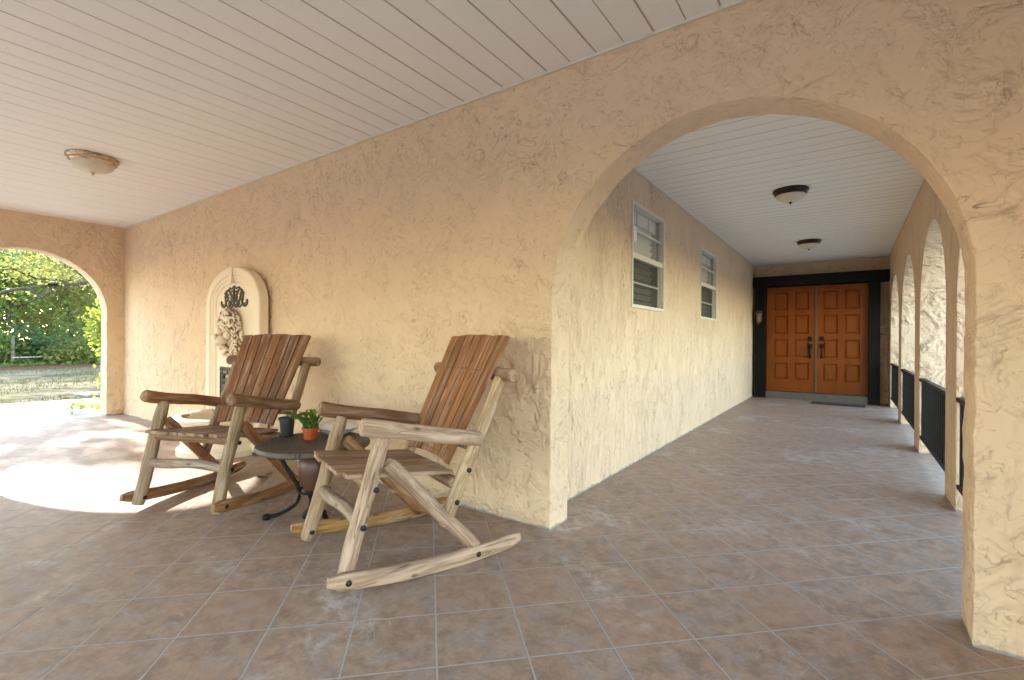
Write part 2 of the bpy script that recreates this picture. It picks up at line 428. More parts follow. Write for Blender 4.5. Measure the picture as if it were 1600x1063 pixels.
stucco_wall('wall', YS, YW + .05, 2.80, [(-1.0, .8, 1.41), (1.392, .8, 1.41)], [], lay_yz(XL - .125), .25, M['stucco'], 'end wall with sunlit arch towards the woods')  # the southern arch is out of view, added to let in more light
def rect(a, b, c, d): return [(a, c), (b, c), (b, d), (a, d)]
WIN = [(4.03, 4.92, 1.393, 2.335), (6.395, 7.30, 1.385, 2.305)]
stucco_wall('wall', YW + .1, YD + .1, 2.80, [], [rect(*w) for w in WIN], lay_yz(CL - .10), .20, M['stucco_side'], 'corridor wall with two windows')
piers = [(2.60, 4.21), (4.63, 6.20), (6.615, 8.22), (8.64, 10.24)]
stucco_wall('wall', YW + .1, 11.1, 2.80, [((a + b) / 2, (b - a) / 2, 2.135 - (b - a) / 2) for a, b in piers], [], lay_yz(CR + .135), .27, M['stucco_side'], 'corridor side wall of four narrow arches')
stucco_wall('wall', CL - .15, CR + .1, 2.80, [], [], lay_xz(YD + .12), .24, M['stucco_side'], 'short wall around the front door')
stucco_wall('wall', -8.70, 1.16, 2.80, [(-7.0, .88, 1.325), (-4.7, .88, 1.325), (-2.4, .88, 1.325), (-.1, .88, 1.325)], [], lay_xz(YS - .10), TW, M['stucco'], 'added unseen front wall of four round arches that limits the light')  # wall added out of view to cut the light from the south
stucco_wall('wall', YS - .02, YW + .02, 2.80, [(.80, .72, 1.15), (-1.45, .95, 1.20)], [], lay_yz(1.15), .20, M['stucco'], 'added unseen side wall with two arches that limits the light')  # wall and its low arches added out of view to keep the pier darker
MB().box(-9.0, 1.18, YS - .35, 11.4, 2.80, 3.0).build('roof', plain('roof_felt', (.10, .09, .08), .9), house)  # unseen slab laid over the ceilings to block light

def plank_sheet(name, a0, a1, first, pitch, b0, b1, z, along_y, deep=.007, wide=.012):
    """ceiling of planks with real V joints; every second joint a panel seam that is deeper"""
    prof = []; k0 = int((a0 - first) / pitch) - 1; g = first + k0 * pitch; i = k0
    prof.append((a0, z, 0))
    while g < a1:
        if a0 + .02 < g < a1 - .02:
            d, w = (deep, wide) if i % 2 == 0 else (deep * .7, wide * .62)
            prof += [(g - w / 2, z, 0), (g - w * .36, z + d, 1), (g + w * .36, z + d * .9, 1), (g + w / 2, z - .0012, 0)]
        g += pitch; i += 1
    prof.append((a1, z, 0))
    mb = MB(); n = len(prof)
    for b in (b0, b1): mb.v += [((a, b, zz) if along_y else (b, a, zz)) for a, zz, _ in prof]
    mb.f = [(j, j + 1, n + j + 1, n + j) for j in range(n - 1)]
    o = mb.build(name, M['vinyl'], house); o.data.materials.append(M['groove'] if along_y else M['groove_faint'])
    for j, pl in enumerate(o.data.polygons):
        if prof[j][2] or prof[j + 1][2]: pl.material_index = 1
    return o
plank_sheet('ceiling', XL - .02, 1.15, -1.749, .1567, YS - .1, YW + .02, ZC, True)['label'] = 'white plank porch ceiling'
plank_sheet('ceiling', YW + .18, YD + .02, 2.66, .1524, CL - .02, CR + .02, CC, False, .0028, .007)['label'] = 'white plank corridor ceiling'
MB().box(XL, .86, YW - .016, YW + .005, ZC - .013, ZC + .004).build('ceiling_trim', M['alu'], house)
MB().box(CL - .004, CL + .012, YW + .2, YD, CC - .010, CC + .004).build('ceiling_trim', M['groove'], house)
MB().box(CR - .012, CR + .004, YW + .2, YD, CC - .010, CC + .004).build('ceiling_trim', M['groove'], house)
MB().box(CL, CR, YD - .014, YD + .004, CC - .010, CC + .004).build('ceiling_trim', M['groove'], house)

# front door
YF = 10.46     # face of the black surround
MB().box(-1.545, CR - .004, YF - .03, YD + .02, 2.165, 2.355).build('door_surround', M['black_timber'], house, bevel=.006)
MB().box(-1.520, -1.330, YF, YD + .02, -.01, 2.168).build('door_surround', M['black_timber'], house, bevel=.005)
MB().box(.283, .445, YF, YD + .02, -.01, 2.168).build('door_surround', M['black_timber'], house, bevel=.005)
mb = MB(); 
for k in range(5):
    x0 = -1.327 + k * .322; mb.box(x0 + .006, x0 + .316, YF + .02, YD, -.01, .135)
mb.box(-1.328, .281, YF + .03, YD + .01, -.01, .130)
mb.build('doorstep', plain('grey_step_tile', (.115, .098, .082), .6, scale=9, var=.35, bump=.003), house, bevel=.002)
def door_leaf(x0, x1, hs, label):
    y = 10.60; z0, z1 = .140, 2.150; W = x1 - x0
    sx = [0, .128 * W / .82, .372 * W / .82, .480 * W / .82, .725 * W / .82, W]
    if hs < 0: sx = [W - q for q in reversed(sx)]
    xs = [x0 + q for q in sx]
    rows = [(.37, .69), (.795, 1.14), (1.245, 1.60), (1.70, 2.05)]
    zs = [z0] + [q for r in rows for q in r] + [z1]
    mb = MB(); F, B = y, y + .05
    for i in range(5):
        for j in range(9):
            a, b, c, d = xs[i], xs[i + 1], zs[j], zs[j + 1]
            if not (i in (1, 3) and j % 2 == 1):
                mb.add([(a, F, c), (b, F, c), (b, F, d), (a, F, d)], [(0, 1, 2, 3)]); continue
            lp = []      # moulded frame falling in, then a raised field
            for ins, dep in ((0, 0), (.005, .010), (.016, .024), (.026, .024), (.036, .006)):
                lp.append([(a + ins, F + dep, c + ins), (b - ins, F + dep, c + ins), (b - ins, F + dep, d - ins), (a + ins, F + dep, d - ins)])
            vs = [p for l in lp for p in l]; fs = []
            for q in range(len(lp) - 1):
                for k in range(4): fs.append((q * 4 + k, q * 4 + (k + 1) % 4, q * 4 + 4 + (k + 1) % 4, q * 4 + 4 + k))
            fs.append(tuple(len(vs) - 4 + k for k in range(4))); mb.add(vs, fs)
    mb.add([(x0, F, z0), (x1, F, z0), (x1, F, z1), (x0, F, z1), (x0, B, z0), (x1, B, z0), (x1, B, z1), (x0, B, z1)], [(0, 4, 7, 3), (1, 2, 6, 5), (3, 7, 6, 2), (0, 1, 5, 4), (4, 5, 6, 7)])
    d = mb.build('door', M['door'], house); d['label'] = label
    hx = (x1 - .075) if hs > 0 else (x0 + .075)
    MB().box(hx - .032, hx + .032, F - .022, F + .004, 1.115, 1.195).build('lock', M['iron'], d, bevel=.006)
    MB().box(hx - .036, hx + .036, F - .020, F + .004, .975, 1.055).build('handle_plate', M['iron'], d, bevel=.006)
    MB().sweep([(hx, F - .015, 1.01), (hx, F - .06, .99), (hx, F - .065, .92), (hx, F - .06, .84), (hx, F - .01, .815)], [.011, .012, .015, .012, .011], 10).build('handle', M['iron'], d, smooth=True)
    MB().box(hx - .022, hx + .022, F - .016, F + .004, .785, .835).build('handle_plate', M['iron'], d, bevel=.005)
    return d
door_leaf(-1.327, -.523, 1, 'left leaf of the carved double door')
door_leaf(-.487, .280, -1, 'right leaf of the carved double door')
MB().box(-.523, -.487, 10.583, 10.64, .138, 2.150).build('astragal', plain('pale_door_edge', (.13, .062, .022), .45), house, bevel=.004)

# windows in the corridor wall
for wi, (y0, y1, z0, z1) in enumerate(WIN):
    x = CL + .002; zm = z0 + .475 * (z1 - z0) + .02
    fr = MB()
    for (a, b, c, d) in ((y0, y1, z1 - .028, z1), (y0, y1, z0, z0 + .03), (y0, y0 + .024, z0 + .03, z1 - .028), (y1 - .024, y1, z0 + .03, z1 - .028)): fr.box(x - .085, x + .008, a, b, c, d)
    win = fr.build('window', M['alu'], house, bevel=.003); win['label'] = ('nearer' if wi == 0 else 'farther') + ' corridor window with white blind'
    def bar(nm, a, b, c, d, x0, x1, mt): MB().box(x0, x1, a, b, c, d).build(nm, mt, win, bevel=.002)
    bar('sash', y0 + .024, y1 - .024, zm - .022, zm + .028, x - .06, x - .004, M['alu'])
    bar('sash', y0 + .024, y1 - .024, (zm + z1) / 2 - .009, (zm + z1) / 2 + .009, x - .045, x - .02, M['alu'])
    bar('sash', y0 + .024, y1 - .024, (zm + z0) / 2 - .008, (zm + z0) / 2 + .010, x - .06, x - .034, M['alu_grey'])
    bar('sash', y1 - .075, y1 - .024, z0 + .03, zm - .022, x - .062, x - .036, M['alu_grey'])
    bar('sash', y1 - .060, y1 - .024, zm + .028, z1 - .028, x - .062, x - .036, M['alu_grey'])
    bar('sash', y0 + .024, y0 + .05, z0 + .03, z1 - .03, x - .062, x - .036, M['alu_grey'])
    g = NT('window_glass' if wi == 0 else 'window_glass_far')
    g.set(Base_Color=(.9, .95, .92), Roughness=.03, IOR=1.45, Alpha=.16)
    MB().box(x - .053, x - .049, y0 + .03, y1 - .03, zm + .02, z1 - .03).build('pane', g.m, win)
    sc_ = NT('insect_screen'); sc_.set(Base_Color=(.05, .055, .045), Roughness=.7, Alpha=.45)
    MB().box(x - .046, x - .044, y0 + .03, y1 - .03, z0 + .03, zm - .02).build('pane', sc_.m, win)['label'] = 'dark insect screen'
    bl = MB(); z = z0 + .035
    while z < z1 - .05:
        bl.add([(x - .112, y0 + .02, z), (x - .112, y1 - .11, z), (x - .080, y1 - .11, z + .046), (x - .080, y0 + .02, z + .046),
                (x - .115, y0 + .02, z + .001), (x - .115, y1 - .11, z + .001), (x - .083, y1 - .11, z + .047), (x - .083, y0 + .02, z + .047)], [(0, 1, 2, 3), (7, 6, 5, 4), (0, 4, 5, 1), (3, 2, 6, 7)])
        z += .064
    bl.build('blind', M['blind'], win)
    vl = MB(); vl.box(x - .080, x - .072, y0 + .02, y1 - .06, z1 - .15, z1 - .04)
    vl.build('valance', M['blind'], win)
    for cy in (y0 + .30, y0 + .62):
        MB().box(x - .071, x - .066, cy - .012, cy + .012, z1 - .17, z1 - .04).build('valance_clip', M['alu_grey'], win)
    MB().box(x - .35, x - .20, y0 - .3, y1 + .3, z0 - .3, z1 + .2).build('dark_interior', M['dark'], win)  # box coloured near black in place of the unlit room
    if wi == 0:
        MB().box(x + .002, x + .030, y0 - .022, y0 + .045, 1.965, 2.10).build('sensor_box', M['white_plastic'], win, bevel=.006)

# ------------------------------------------------------------------ railings in the corridor arches
RL = ['black iron railing in the nearest corridor arch', 'black iron railing in the second corridor arch from the front',
      'black iron railing in the third corridor arch from the front', 'black iron railing in the farthest corridor arch beside the door']
for i, (a, b) in enumerate(piers):
    r = empty('railing', (CR + .022, (a + b) / 2, 0), label=RL[i], cat='railing', group='iron railings in the corridor arches')
    h = (b - a) / 2 + .004
    MB().box(-.022, .022, -h, h, .715, .745).build('top_rail', M['iron'], r, bevel=.004)
    MB().box(-.016, .016, -h, h, .150, .178).build('bottom_rail', M['iron'], r, bevel=.003)
    n = 14
    src = None
    for k in range(n):
        y = -h + 2 * h * (k + .5) / n
        if src is None: src = MB().box(-.009, .009, -.009, .009, .170, .722).build('baluster', M['iron'], r)
        else: src = src.copy(); COL.objects.link(src); src.parent = r
        src.location = (0, y, 0)

# ------------------------------------------------------------------ lamps
def ceiling_light(x, y, z, R, rim_mat, label, group):
    r = empty('ceiling_light', (x, y, z), label=label, cat='ceiling light', group=group)
    MB().lathe([(0, .0), (R, -.001), (R * 1.02, -.012), (R * .98, -.026), (R * .93, -.032), (R * .92, -.046), (R * .84, -.058), (R * .80, -.052), (0, -.05)], seg=48).build('rim', rim_mat, r, smooth=True)
    MB().lathe([(R * .83 * cos(t), -.050 - R * .46 * sin(t)) for t in [i * pi / 2 / 14 for i in range(15)]], seg=48).build('bowl', M['frost'], r, smooth='all')
    zb = -.050 - R * .46
    MB().lathe([(0, zb + .006), (.012, zb + .004), (.016, zb - .003), (.010, zb - .010), (.006, zb - .013), (.009, zb - .018), (0, zb - .024)], seg=16).build('finial', rim_mat, r, smooth=True)
ceiling_light(-5.36, 1.285, ZC, .180, M['nickel'], 'frosted bowl ceiling light with pale metal rim on the porch ceiling', None)
ceiling_light(-.485, 5.50, CC, .158, M['bronze'], 'nearer of the two dark rimmed bowl lights on the corridor ceiling', 'corridor ceiling lights')
ceiling_light(-.500, 8.43, CC, .158, M['bronze'], 'farther dark rimmed bowl light on the corridor ceiling, nearest the door', 'corridor ceiling lights')

w = empty('wall_lantern', (-1.44, YF - .02, 1.40), label='small aged brass lantern on the black post left of the front door', cat='lantern')
ba = plain('aged_brass', (.12, .075, .04), .45, .6, .4)
MB().box(-.05, .05, -.005, .022, .09, .30).build('back_plate', ba, w, bevel=.006)
MB().lathe([(0, .30), (.02, .30), (.06, .25), (.065, .235), (.05, .232), (0, .232)], (0, -.075, 0), 6).build('cap', ba, w)
MB().lathe([(0, .232), (.045, .231), (.036, .08), (0, .08)], (0, -.075, 0), 6).build('glass', plain('amber_glass', (.20, .14, .09), .2), w)
MB().lathe([(0, .08), (.038, .08), (.036, .065), (.012, .05), (.012, .03), (0, .02)], (0, -.075, 0), 6).build('base', ba, w)
d = empty('doorbell', (.452, YF + .04, 1.25), label='small black doorbell on the black post right of the front door', cat='doorbell')
MB().box(-.012, .022, -.05, -.02, -.055, .055).build('case', M['black_plastic'], d, bevel=.005)
MB().lathe([(0, 0), (.010, 0), (.009, .004), (0, .005)], (0, 0, 0), 16).build('button', M['white_plastic'], d, smooth=True)
d.children[1].rotation_euler = (radians(90), 0, 0); d.children[1].location = (.004, -.049, .02)

# doormat
dm = empty('doormat', (-.155, 10.12, 0), rot=(0, 0, radians(-3)), label='black rubber doormat in front of the doorstep', cat='doormat')
MB().box(-.39, .39, -.17, .17, .001, .012).build('backing', M['mat'], dm, bevel=.004)
pb = MB()
for i in range(6):
    for j in range(3):
        pb.box(-.36 + i * .12 + .008, -.36 + (i + 1) * .12 - .008, -.15 + j * .1 + .007, -.15 + (j + 1) * .1 - .007, .011, .016)
pb.build('bristle_pattern', M['mat_grey'], dm)

# ------------------------------------------------------------------ log rocking chair
GREY = (.40, .30, .215); TAN = (.44, .335, .24); HONEY = (.36, .165, .050); BROWN = (.21, .085, .032); DARK = (.12, .060, .034)
def make_chair():
    r = empty('rocking_chair')
    def logp(name, p0, p1, r0, r1=None, seed=1, parent=r, color=TAN, **k):
        mb = MB().log(p0, p1, r0, r1, seed=seed, **k)
        return mb.build(name, M['wood'], parent, smooth=True, grain=(p0, Vector(p1) - Vector(p0), seed * 13), color=color)
    bolt_src = []
    def bolt(parent, x, y, z, s):
        if not bolt_src:
            mb = MB().lathe([(0, 0), (.0135, 0), (.0125, .004), (.007, .007), (0, .0078)], seg=12); b = mb.build('bolt', M['bolt'], parent, smooth=True); bolt_src.append(b)
        else:
            b = bolt_src[0].copy(); COL.objects.link(b); b.parent = parent
        b.location = (x, y, z); b.rotation_euler = (radians(-90 * s), 0, 0)
    for s in (1, -1):
        sd = 10 if s > 0 else 40
        # front leg (inside the rocker), flattened outer face is left to the log
        lg = logp('front_leg', (.345, s * .306, .030), (.172, s * .306, .668), .036, .037, seed=sd + 1, taper1=.80, jit=.12)
        for (x, z) in ((.267, .281), (.212, .435)): bolt(lg, x, s * .3415, z, s)
        if s < 0: bolt(lg, .328, s * .2705, .075, -s); bolt(lg, .267, s * .2700, .275, -s)
        # rocker
        pts = []
        for k in range(25):
            x = .415 - k / 24 * .985; pts.append((x, s * .350, .038 + .155 * (x + .175) ** 2))
        rr = [(.55 if k in (0, 24) else .85 if k in (1, 23) else 1) for k in range(25)]
        def prof(th):
            c, q = cos(th), sin(th); e = .55
            return (.037 * math.copysign(abs(c) ** e, c), .022 * math.copysign(abs(q) ** e, q))
        rk = MB().sweep(pts, rr, 18, prof, jit=.07, seed=sd + 2, up=(0, 0, 1)).build('rocker', M['wood'], r, smooth=True, grain=((0, s * .35, 0), (1, 0, .0), sd + 2), color=TAN)
        bolt(rk, .335, s * .3715, .076, s); bolt(rk, -.302, s * .3715, .040, s)
        # brace and rear post
        br = logp('brace', (.150, s * .308, .540), (-.320, s * .318, .052), .033, .035, seed=sd + 3, jit=.12)
        po = logp('rear_post', (-.135, s * .318, .195), (-.452, s * .318, .905), .033, .032, seed=sd + 4, jit=.10, taper0=.85)
        for (x, z) in ((-.187, .310), (-.252, .457)): bolt(po, x, s * .350, z, s)
        logp('armrest', (.285, s * .338, .716), (-.318, s * .346, .603), .040, .036, seed=sd + 5, jit=.14, bend=.008)
    logp('front_stretcher', (.267, .315, .283), (.267, -.315, .283), .029, .030, seed=71, bend=.012, jit=.16)
    logp('seat_rail', (.225, .312, .452), (.225, -.312, .452), .034, .034, seed=72)
    logp('seat_rail', (-.190, .318, .395), (-.190, -.318, .395), .031, .031, seed=73)
    logp('top_rail', (-.468, .415, .920), (-.468, -.415, .920), .036, .037, seed=74, jit=.12)
    logp('lower_back_rail', (-.300, .31, .565), (-.300, -.31, .565), .030, .031, seed=75)
    # seat slats run front to back, front ends cut with a soft nose
    n = 8; wd = .56 / n
    for k in range(n):
        y0 = -.28 + k * wd; rs = random.Random(k)
        f = .345 + rs.uniform(-.004, .004) - (.022 if k in (0, n - 1) else 0); b = -.205; t = .010
        mb = MB(); zz = lambda x: .494 - (.33 - x) * .105
        vs = []; 
        for x in (f, b):
            for y in (y0 + .003, y0 + wd - .003):
                for dz in (-t, t): vs.append((x, y, zz(x) + dz + rs.uniform(-.001, .001)))
        mb.add(vs, [(0, 1, 3, 2), (4, 6, 7, 5), (0, 4, 5, 1), (2, 3, 7, 6), (0, 2, 6, 4), (1, 5, 7, 3)])
        mb.build('seat_slat', M['board'], r, bevel=.0045, grain=((f, y0, .49), (1, 0, .1), k * 5 + 1), color=(.27, .15, .085))
    # fan of back slats in front of the rails
    n = 7
    for k in range(n):
        rs = random.Random(k + 50); vs = []
        A, Bv = Vector((-.522, 0, 1.128)), Vector((-.213, 0, .484)); ax = (Bv - A).normalized(); nr = Vector((ax.z * -1, 0, ax.x)); nr = Vector((.9, 0, .43))
        for (P, hw, gap) in ((A, .313, .011), (Bv, .245, .007)):
            w_ = 2 * hw / n; curve = .014
            for e in (0, 1):
                y = -hw + (k + e) * w_ + (gap / 2 if e == 0 else -gap / 2)
                ed = (abs(y) / hw) ** 2
                q = P + Vector((.022 * ed if P is Bv else .008 * ed, 0, -.009 * ed + rs.uniform(-.004, .004) if P is A else -.012 * ed))
                for dd in (-.0095, .0095): vs.append((q + nr * dd + Vector((0, y, rs.uniform(-.002, .002)))))
        mb = MB().add(vs, [(0, 1, 3, 2), (4, 6, 7, 5), (0, 4, 5, 1), (2, 3, 7, 6), (0, 2, 6, 4), (1, 5, 7, 3)])
        sl = mb.build('back_slat', M['board'], r, bevel=.003, grain=(A + Vector((0, k * .1, 0)), ax, k * 7 + 3), color=(.24, .105, .042))
        # two screws at each rail
        if k == 0: scr = MB().lathe([(0, 0), (.005, 0), (.004, .0015), (0, .002)], seg=8)
        for zf in (.30, .965):
            for e in (.28, .72):
                P = A.lerp(Bv, zf); hw = .313 + (.245 - .313) * zf; y = -hw + (k + e) * 2 * hw / n
                if not hasattr(make_chair, 'screw'): make_chair.screw = scr.build('screw', M['bolt'], sl); o = make_chair.screw
                else: o = make_chair.screw.copy(); COL.objects.link(o); o.parent = sl
                ed = (abs(y) / hw) ** 2
                o.location = P + nr.normalized() * .0098 + Vector((.010 * ed, y, -.014 * ed)); o.rotation_euler = (0, radians(64), 0)
    return r
chair = make_chair()
tag(chair, 'weathered pale log rocking chair with bleached legs, nearer the arch', 'rocking chair', 'log rocking chairs')
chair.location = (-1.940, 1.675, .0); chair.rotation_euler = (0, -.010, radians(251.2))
chair2 = copy_tree(chair)
tag(chair2, 'brown log rocking chair in front of the cream fountain', 'rocking chair', 'log rocking chairs')
chair2.location = (-3.535, 1.550, .0); chair2.rotation_euler = (0, -.004, radians(291.2))
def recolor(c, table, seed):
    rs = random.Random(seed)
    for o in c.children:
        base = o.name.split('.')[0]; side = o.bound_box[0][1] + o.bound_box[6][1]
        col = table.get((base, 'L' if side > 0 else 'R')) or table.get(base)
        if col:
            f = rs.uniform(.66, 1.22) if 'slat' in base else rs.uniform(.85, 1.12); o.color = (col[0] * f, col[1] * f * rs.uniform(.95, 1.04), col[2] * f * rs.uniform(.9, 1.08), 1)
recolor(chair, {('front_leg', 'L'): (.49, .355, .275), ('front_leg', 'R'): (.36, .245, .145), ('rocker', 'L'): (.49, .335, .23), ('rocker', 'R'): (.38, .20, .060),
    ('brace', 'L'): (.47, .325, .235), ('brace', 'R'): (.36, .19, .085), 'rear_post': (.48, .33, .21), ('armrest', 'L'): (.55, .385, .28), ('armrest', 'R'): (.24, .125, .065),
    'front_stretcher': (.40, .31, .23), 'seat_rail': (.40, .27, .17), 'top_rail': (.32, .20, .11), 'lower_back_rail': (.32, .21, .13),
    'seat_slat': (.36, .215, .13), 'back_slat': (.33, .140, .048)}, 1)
recolor(chair2, {'front_leg': (.285, .195, .125), 'rocker': (.28, .14, .055), 'brace': (.28, .125, .045), 'rear_post': (.27, .165, .09),
    ('armrest', 'L'): (.175, .088, .045), ('armrest', 'R'): (.33, .145, .050), 'front_stretcher': (.33, .25, .19), 'seat_rail': (.27, .165, .085),
    'top_rail': (.20, .095, .045), 'lower_back_rail': (.24, .15, .09), 'seat_slat': (.29, .185, .12), 'back_slat': (.225, .090, .034)}, 2)

# ------------------------------------------------------------------ side table and what stands on it
TX, TY, TZ = -2.70, 1.715, .462
tb = empty('side_table', (TX, TY, 0), rot=(0, 0, radians(20)), label='round dark cast metal side table between the two rocking chairs', cat='side table')
MB().lathe([(0, TZ), (.27, TZ), (.285, TZ + .002), (.305, TZ + .004), (.325, TZ - .002), (.332, TZ - .014), (.330, TZ - .028), (.315, TZ - .036), (.29, TZ - .024), (0, TZ - .02)], seg=64).build('tabletop', M['cast'], tb, smooth=True)
lp = None
for k in range(3):
    if lp is None:
        P = [(.145, 0, TZ - .022), (.185, 0, TZ - .055), (.175, 0, .34), (.125, 0, .25), (.085, 0, .165), (.095, 0, .095), (.15, 0, .050), (.215, 0, .022), (.262, 0, .018)]
        Q = []
        for i in range(len(P) - 1):
            p0, p1, p2, p3 = [Vector(P[max(0, min(len(P) - 1, j))]) for j in (i - 1, i, i + 1, i + 2)]
            for t in (0, .25, .5, .75): Q.append(.5 * ((2 * p1) + (p2 - p0) * t + (2 * p0 - 5 * p1 + 4 * p2 - p3) * t * t + (3 * p1 - p0 - 3 * p2 + p3) * t ** 3))
        Q.append(Vector(P[-1]))
        def pr(th):
            c, q = cos(th), sin(th); return (.011 * math.copysign(abs(c) ** .6, c), .014 * math.copysign(abs(q) ** .6, q))
        lp = MB().sweep(Q, 1, 12, pr, up=(0, 0, 1)).build('leg', M['iron'], tb, smooth=True)
        ft = MB().lathe([(0, .0), (.022, .001), (.026, .012), (.022, .026), (.010, .032), (0, .033)], (.268, 0, 0), 16).build('foot', M['iron'], lp, smooth=True)
        first = lp
    else:
        lp = copy_tree(first, tb)
    lp.rotation_euler = (0, 0, radians(229 - 20 + 120 * k))
MB().sweep([(.090 * cos(a), .090 * sin(a), .165) for a in [2 * pi * k / 32 for k in range(33)]], .008, 8, closed_caps=False).build('leg_ring', M['iron'], tb, smooth=True)

ur = empty('urn', (TX - .005, TY + .005, 0), label='reddish brown ceramic urn standing under the side table', cat='urn')
MB().lathe([(0, .15), (.045, .15), (.055, .165), (.075, .20), (.090, .25), (.096, .30), (.090, .345), (.072, .372), (.058, .385), (.060, .395), (.066, .40), (.052, .40), (0, .38)], seg=36).build('body', M['urn'], ur, smooth=True)
MB().lathe([(0, 0), (.070, 0), (.074, .012), (.058, .03), (.034, .06), (.030, .10), (.040, .14), (.046, .152), (0, .152)], seg=28).build('pedestal', M['iron'], ur, smooth=True)

TT = TZ + .0015
def pot(name, x, y, r0, r1, h, mat, label, rim=.0045, lug=0):
    e = empty(name, (x, y, TT), label=label, cat='flower pot')
    MB().lathe([(0, 0), (r0, 0), (r0 + .001, .002), (r1 - .002, h - .016), (r1 + rim, h - .015), (r1 + rim + .001, h), (r1 - .001, h + .0005), (r1 - .003, h - .012), (0, h - .014)], seg=36).build('body', mat, e, smooth=True)
    MB().lathe([(r1 - .003, h - .013), (r1 * .5, h - .009), (0, h - .008)], seg=24).build('soil', M['soil'], e, smooth=True)
    return e
bp = pot('plant_pot', -2.985, 1.700, .036, .048, .120, M['black_plastic'], 'tall black plastic pot holding only soil, on the table')
MB().sweep([(-.046, -.012, .085), (-.050, -.014, .118), (-.044, -.014, .128), (-.030, -.010, .128)], [.0022] * 4, 6).build('hook', M['white_plastic'], bp)
MB().sweep([(.0, .02, .10), (.004, .02, .15), (.006, .018, .158)], [.003, .003, .004], 6).build('stake', M['post'], bp)
op = pot('plant_pot', -2.775, 1.735, .037, .046, .074, M['orange_plastic'], 'small orange plastic pot with leafy green plant, on the table')
pl = empty('potted_plant', (-2.775, 1.735, TT + .062), label='bright green segmented succulent growing in the orange pot', cat='plant'); pl.scale = (1.15, 1.15, 1.35)
rs = random.Random(5); mb = MB(); st = MB()
for k in range(26):
    a = rs.uniform(0, 2 * pi); rad = rs.uniform(.0, .03); p = Vector((rad * cos(a), rad * sin(a), 0)); lean = rs.uniform(.15, .95); nseg = rs.choice((2, 3, 3, 4))
    if k < 4: a = radians(200) + rs.uniform(-.3, .3); lean = .95; nseg = 5
    el = pi / 2 - lean * .55
    for sgi in range(nseg):
        L = rs.uniform(.026, .034); wdt = rs.uniform(.009, .0125)
        d_ = Vector((cos(a) * cos(el), sin(a) * cos(el), sin(el))); side = d_.cross(Vector((0, 0, 1))).normalized()
        tw = rs.uniform(-.9, .9); nn = d_.cross(side).normalized(); side = (side * cos(tw) + nn * sin(tw)); nn = d_.cross(side)
        pts = [(0, .25), (.18, .8), (.42, .95), (.5, .78), (.66, 1.0), (.84, .9), (1, .2)]
        vs = []
        for (t, ww) in pts:
            c = p + d_ * (L * t); vs += [c + side * wdt * ww, c + nn * .0022, c - side * wdt * ww, c - nn * .0022]
        fs = []
        for i in range(len(pts) - 1):
            for q in range(4): fs.append((i * 4 + q, i * 4 + (q + 1) % 4, i * 4 + 4 + (q + 1) % 4, i * 4 + 4 + q))
        fs += [(3, 2, 1, 0), (24, 25, 26, 27)]
        mb.add(vs, fs)
        p = p + d_ * (L * .95); el -= rs.uniform(.15, .5) * (1.0 if lean > .4 else .5); a += rs.uniform(-.25, .25)
mb.build('stems', M['leaf_cactus'], pl, smooth=True)
ds = empty('dish', (-2.79, 1.945, TT), label='white shallow covered dish on the table behind the pots', cat='dish')
MB().lathe([(0, 0), (.06, 0), (.10, .018), (.142, .046), (.148, .050), (.140, .051), (0, .050)], seg=48).build('bowl', M['ceramic_white'], ds, smooth=True)
MB().lathe([(.143, .0515), (.120, .066), (.080, .080), (.04, .087), (0, .089)], seg=48).build('lid', M['ceramic_white'], ds, smooth=True)

# ------------------------------------------------------------------ wall fountain
FX, FY = -5.005, 2.262
ft = empty('wall_fountain', (FX, FY, 0), label='cream cast stone wall fountain with lion head, leaning by the long wall', cat='fountain')
def arch_outline(hw, zs, rise, z0, n=28):
    return [(-hw, z0)] + [(-hw * cos(pi * k / n), zs + rise * sin(pi * k / n) ** .92) for k in range(n + 1)] + [(hw, z0)]
layers = [(0, .085), (0, .012), (.012, 0), (.085, 0), (.098, .012), (.125, .012), (.135, .020), (.165, .022), (.175, .034)]
lo = []
for ins, dep in layers:
    lo.append([(x, dep, z) for x, z in arch_outline(.552 - ins, 1.415, .385 - ins * .9, .02 + ins)])
mb = MB(); n = len(lo[0]); mb.v = [p for l in lo for p in l]
for q in range(len(lo) - 1):
    for k in range(n): mb.f.append((q * n + k, q * n + (k + 1) % n, (q + 1) * n + (k + 1) % n, (q + 1) * n + k))
mb.f.append(tuple((len(lo) - 1) * n + k for k in range(n))); mb.f.append(tuple(reversed(range(n))))
mb.build('back_panel', M['fount'], ft)
MB().add([(-.045, -.014, 1.795), (.045, -.014, 1.795), (.030, -.014, 1.640), (-.030, -.014, 1.640), (-.045, .03, 1.795), (.045, .03, 1.795), (.030, .03, 1.640), (-.030, .03, 1.640)],
         [(0, 1, 2, 3), (7, 6, 5, 4), (0, 4, 5, 1), (1, 5, 6, 2), (2, 6, 7, 3), (3, 7, 4, 0)]).build('keystone', M['fount'], ft, bevel=.005)
# half-round basin with a scalloped lip
prof = [(.500, .0), (.500, .050), (.485, .058), (.470, .075), (.462, .090), (.462, .285), (.475, .300), (.470, .31)]
MB().lathe(prof, (0, 0, 0), 48, pi, 2 * pi, None, .88).build('basin', M['fount'], ft, smooth=True)
sc = lambda a, r, z: 1 + (.022 * abs(sin(a * 6)) if r > .42 else 0)
MB().lathe([(.455, .300), (.500, .306), (.530, .318), (.538, .335), (.530, .350), (.500, .358), (.450, .352), (.40, .325), (.30, .26), (.16, .21), (0, .20)], (0, 0, 0), 96, pi, 2 * pi, sc, .88).build('basin_lip', M['fount'], ft, smooth=True)
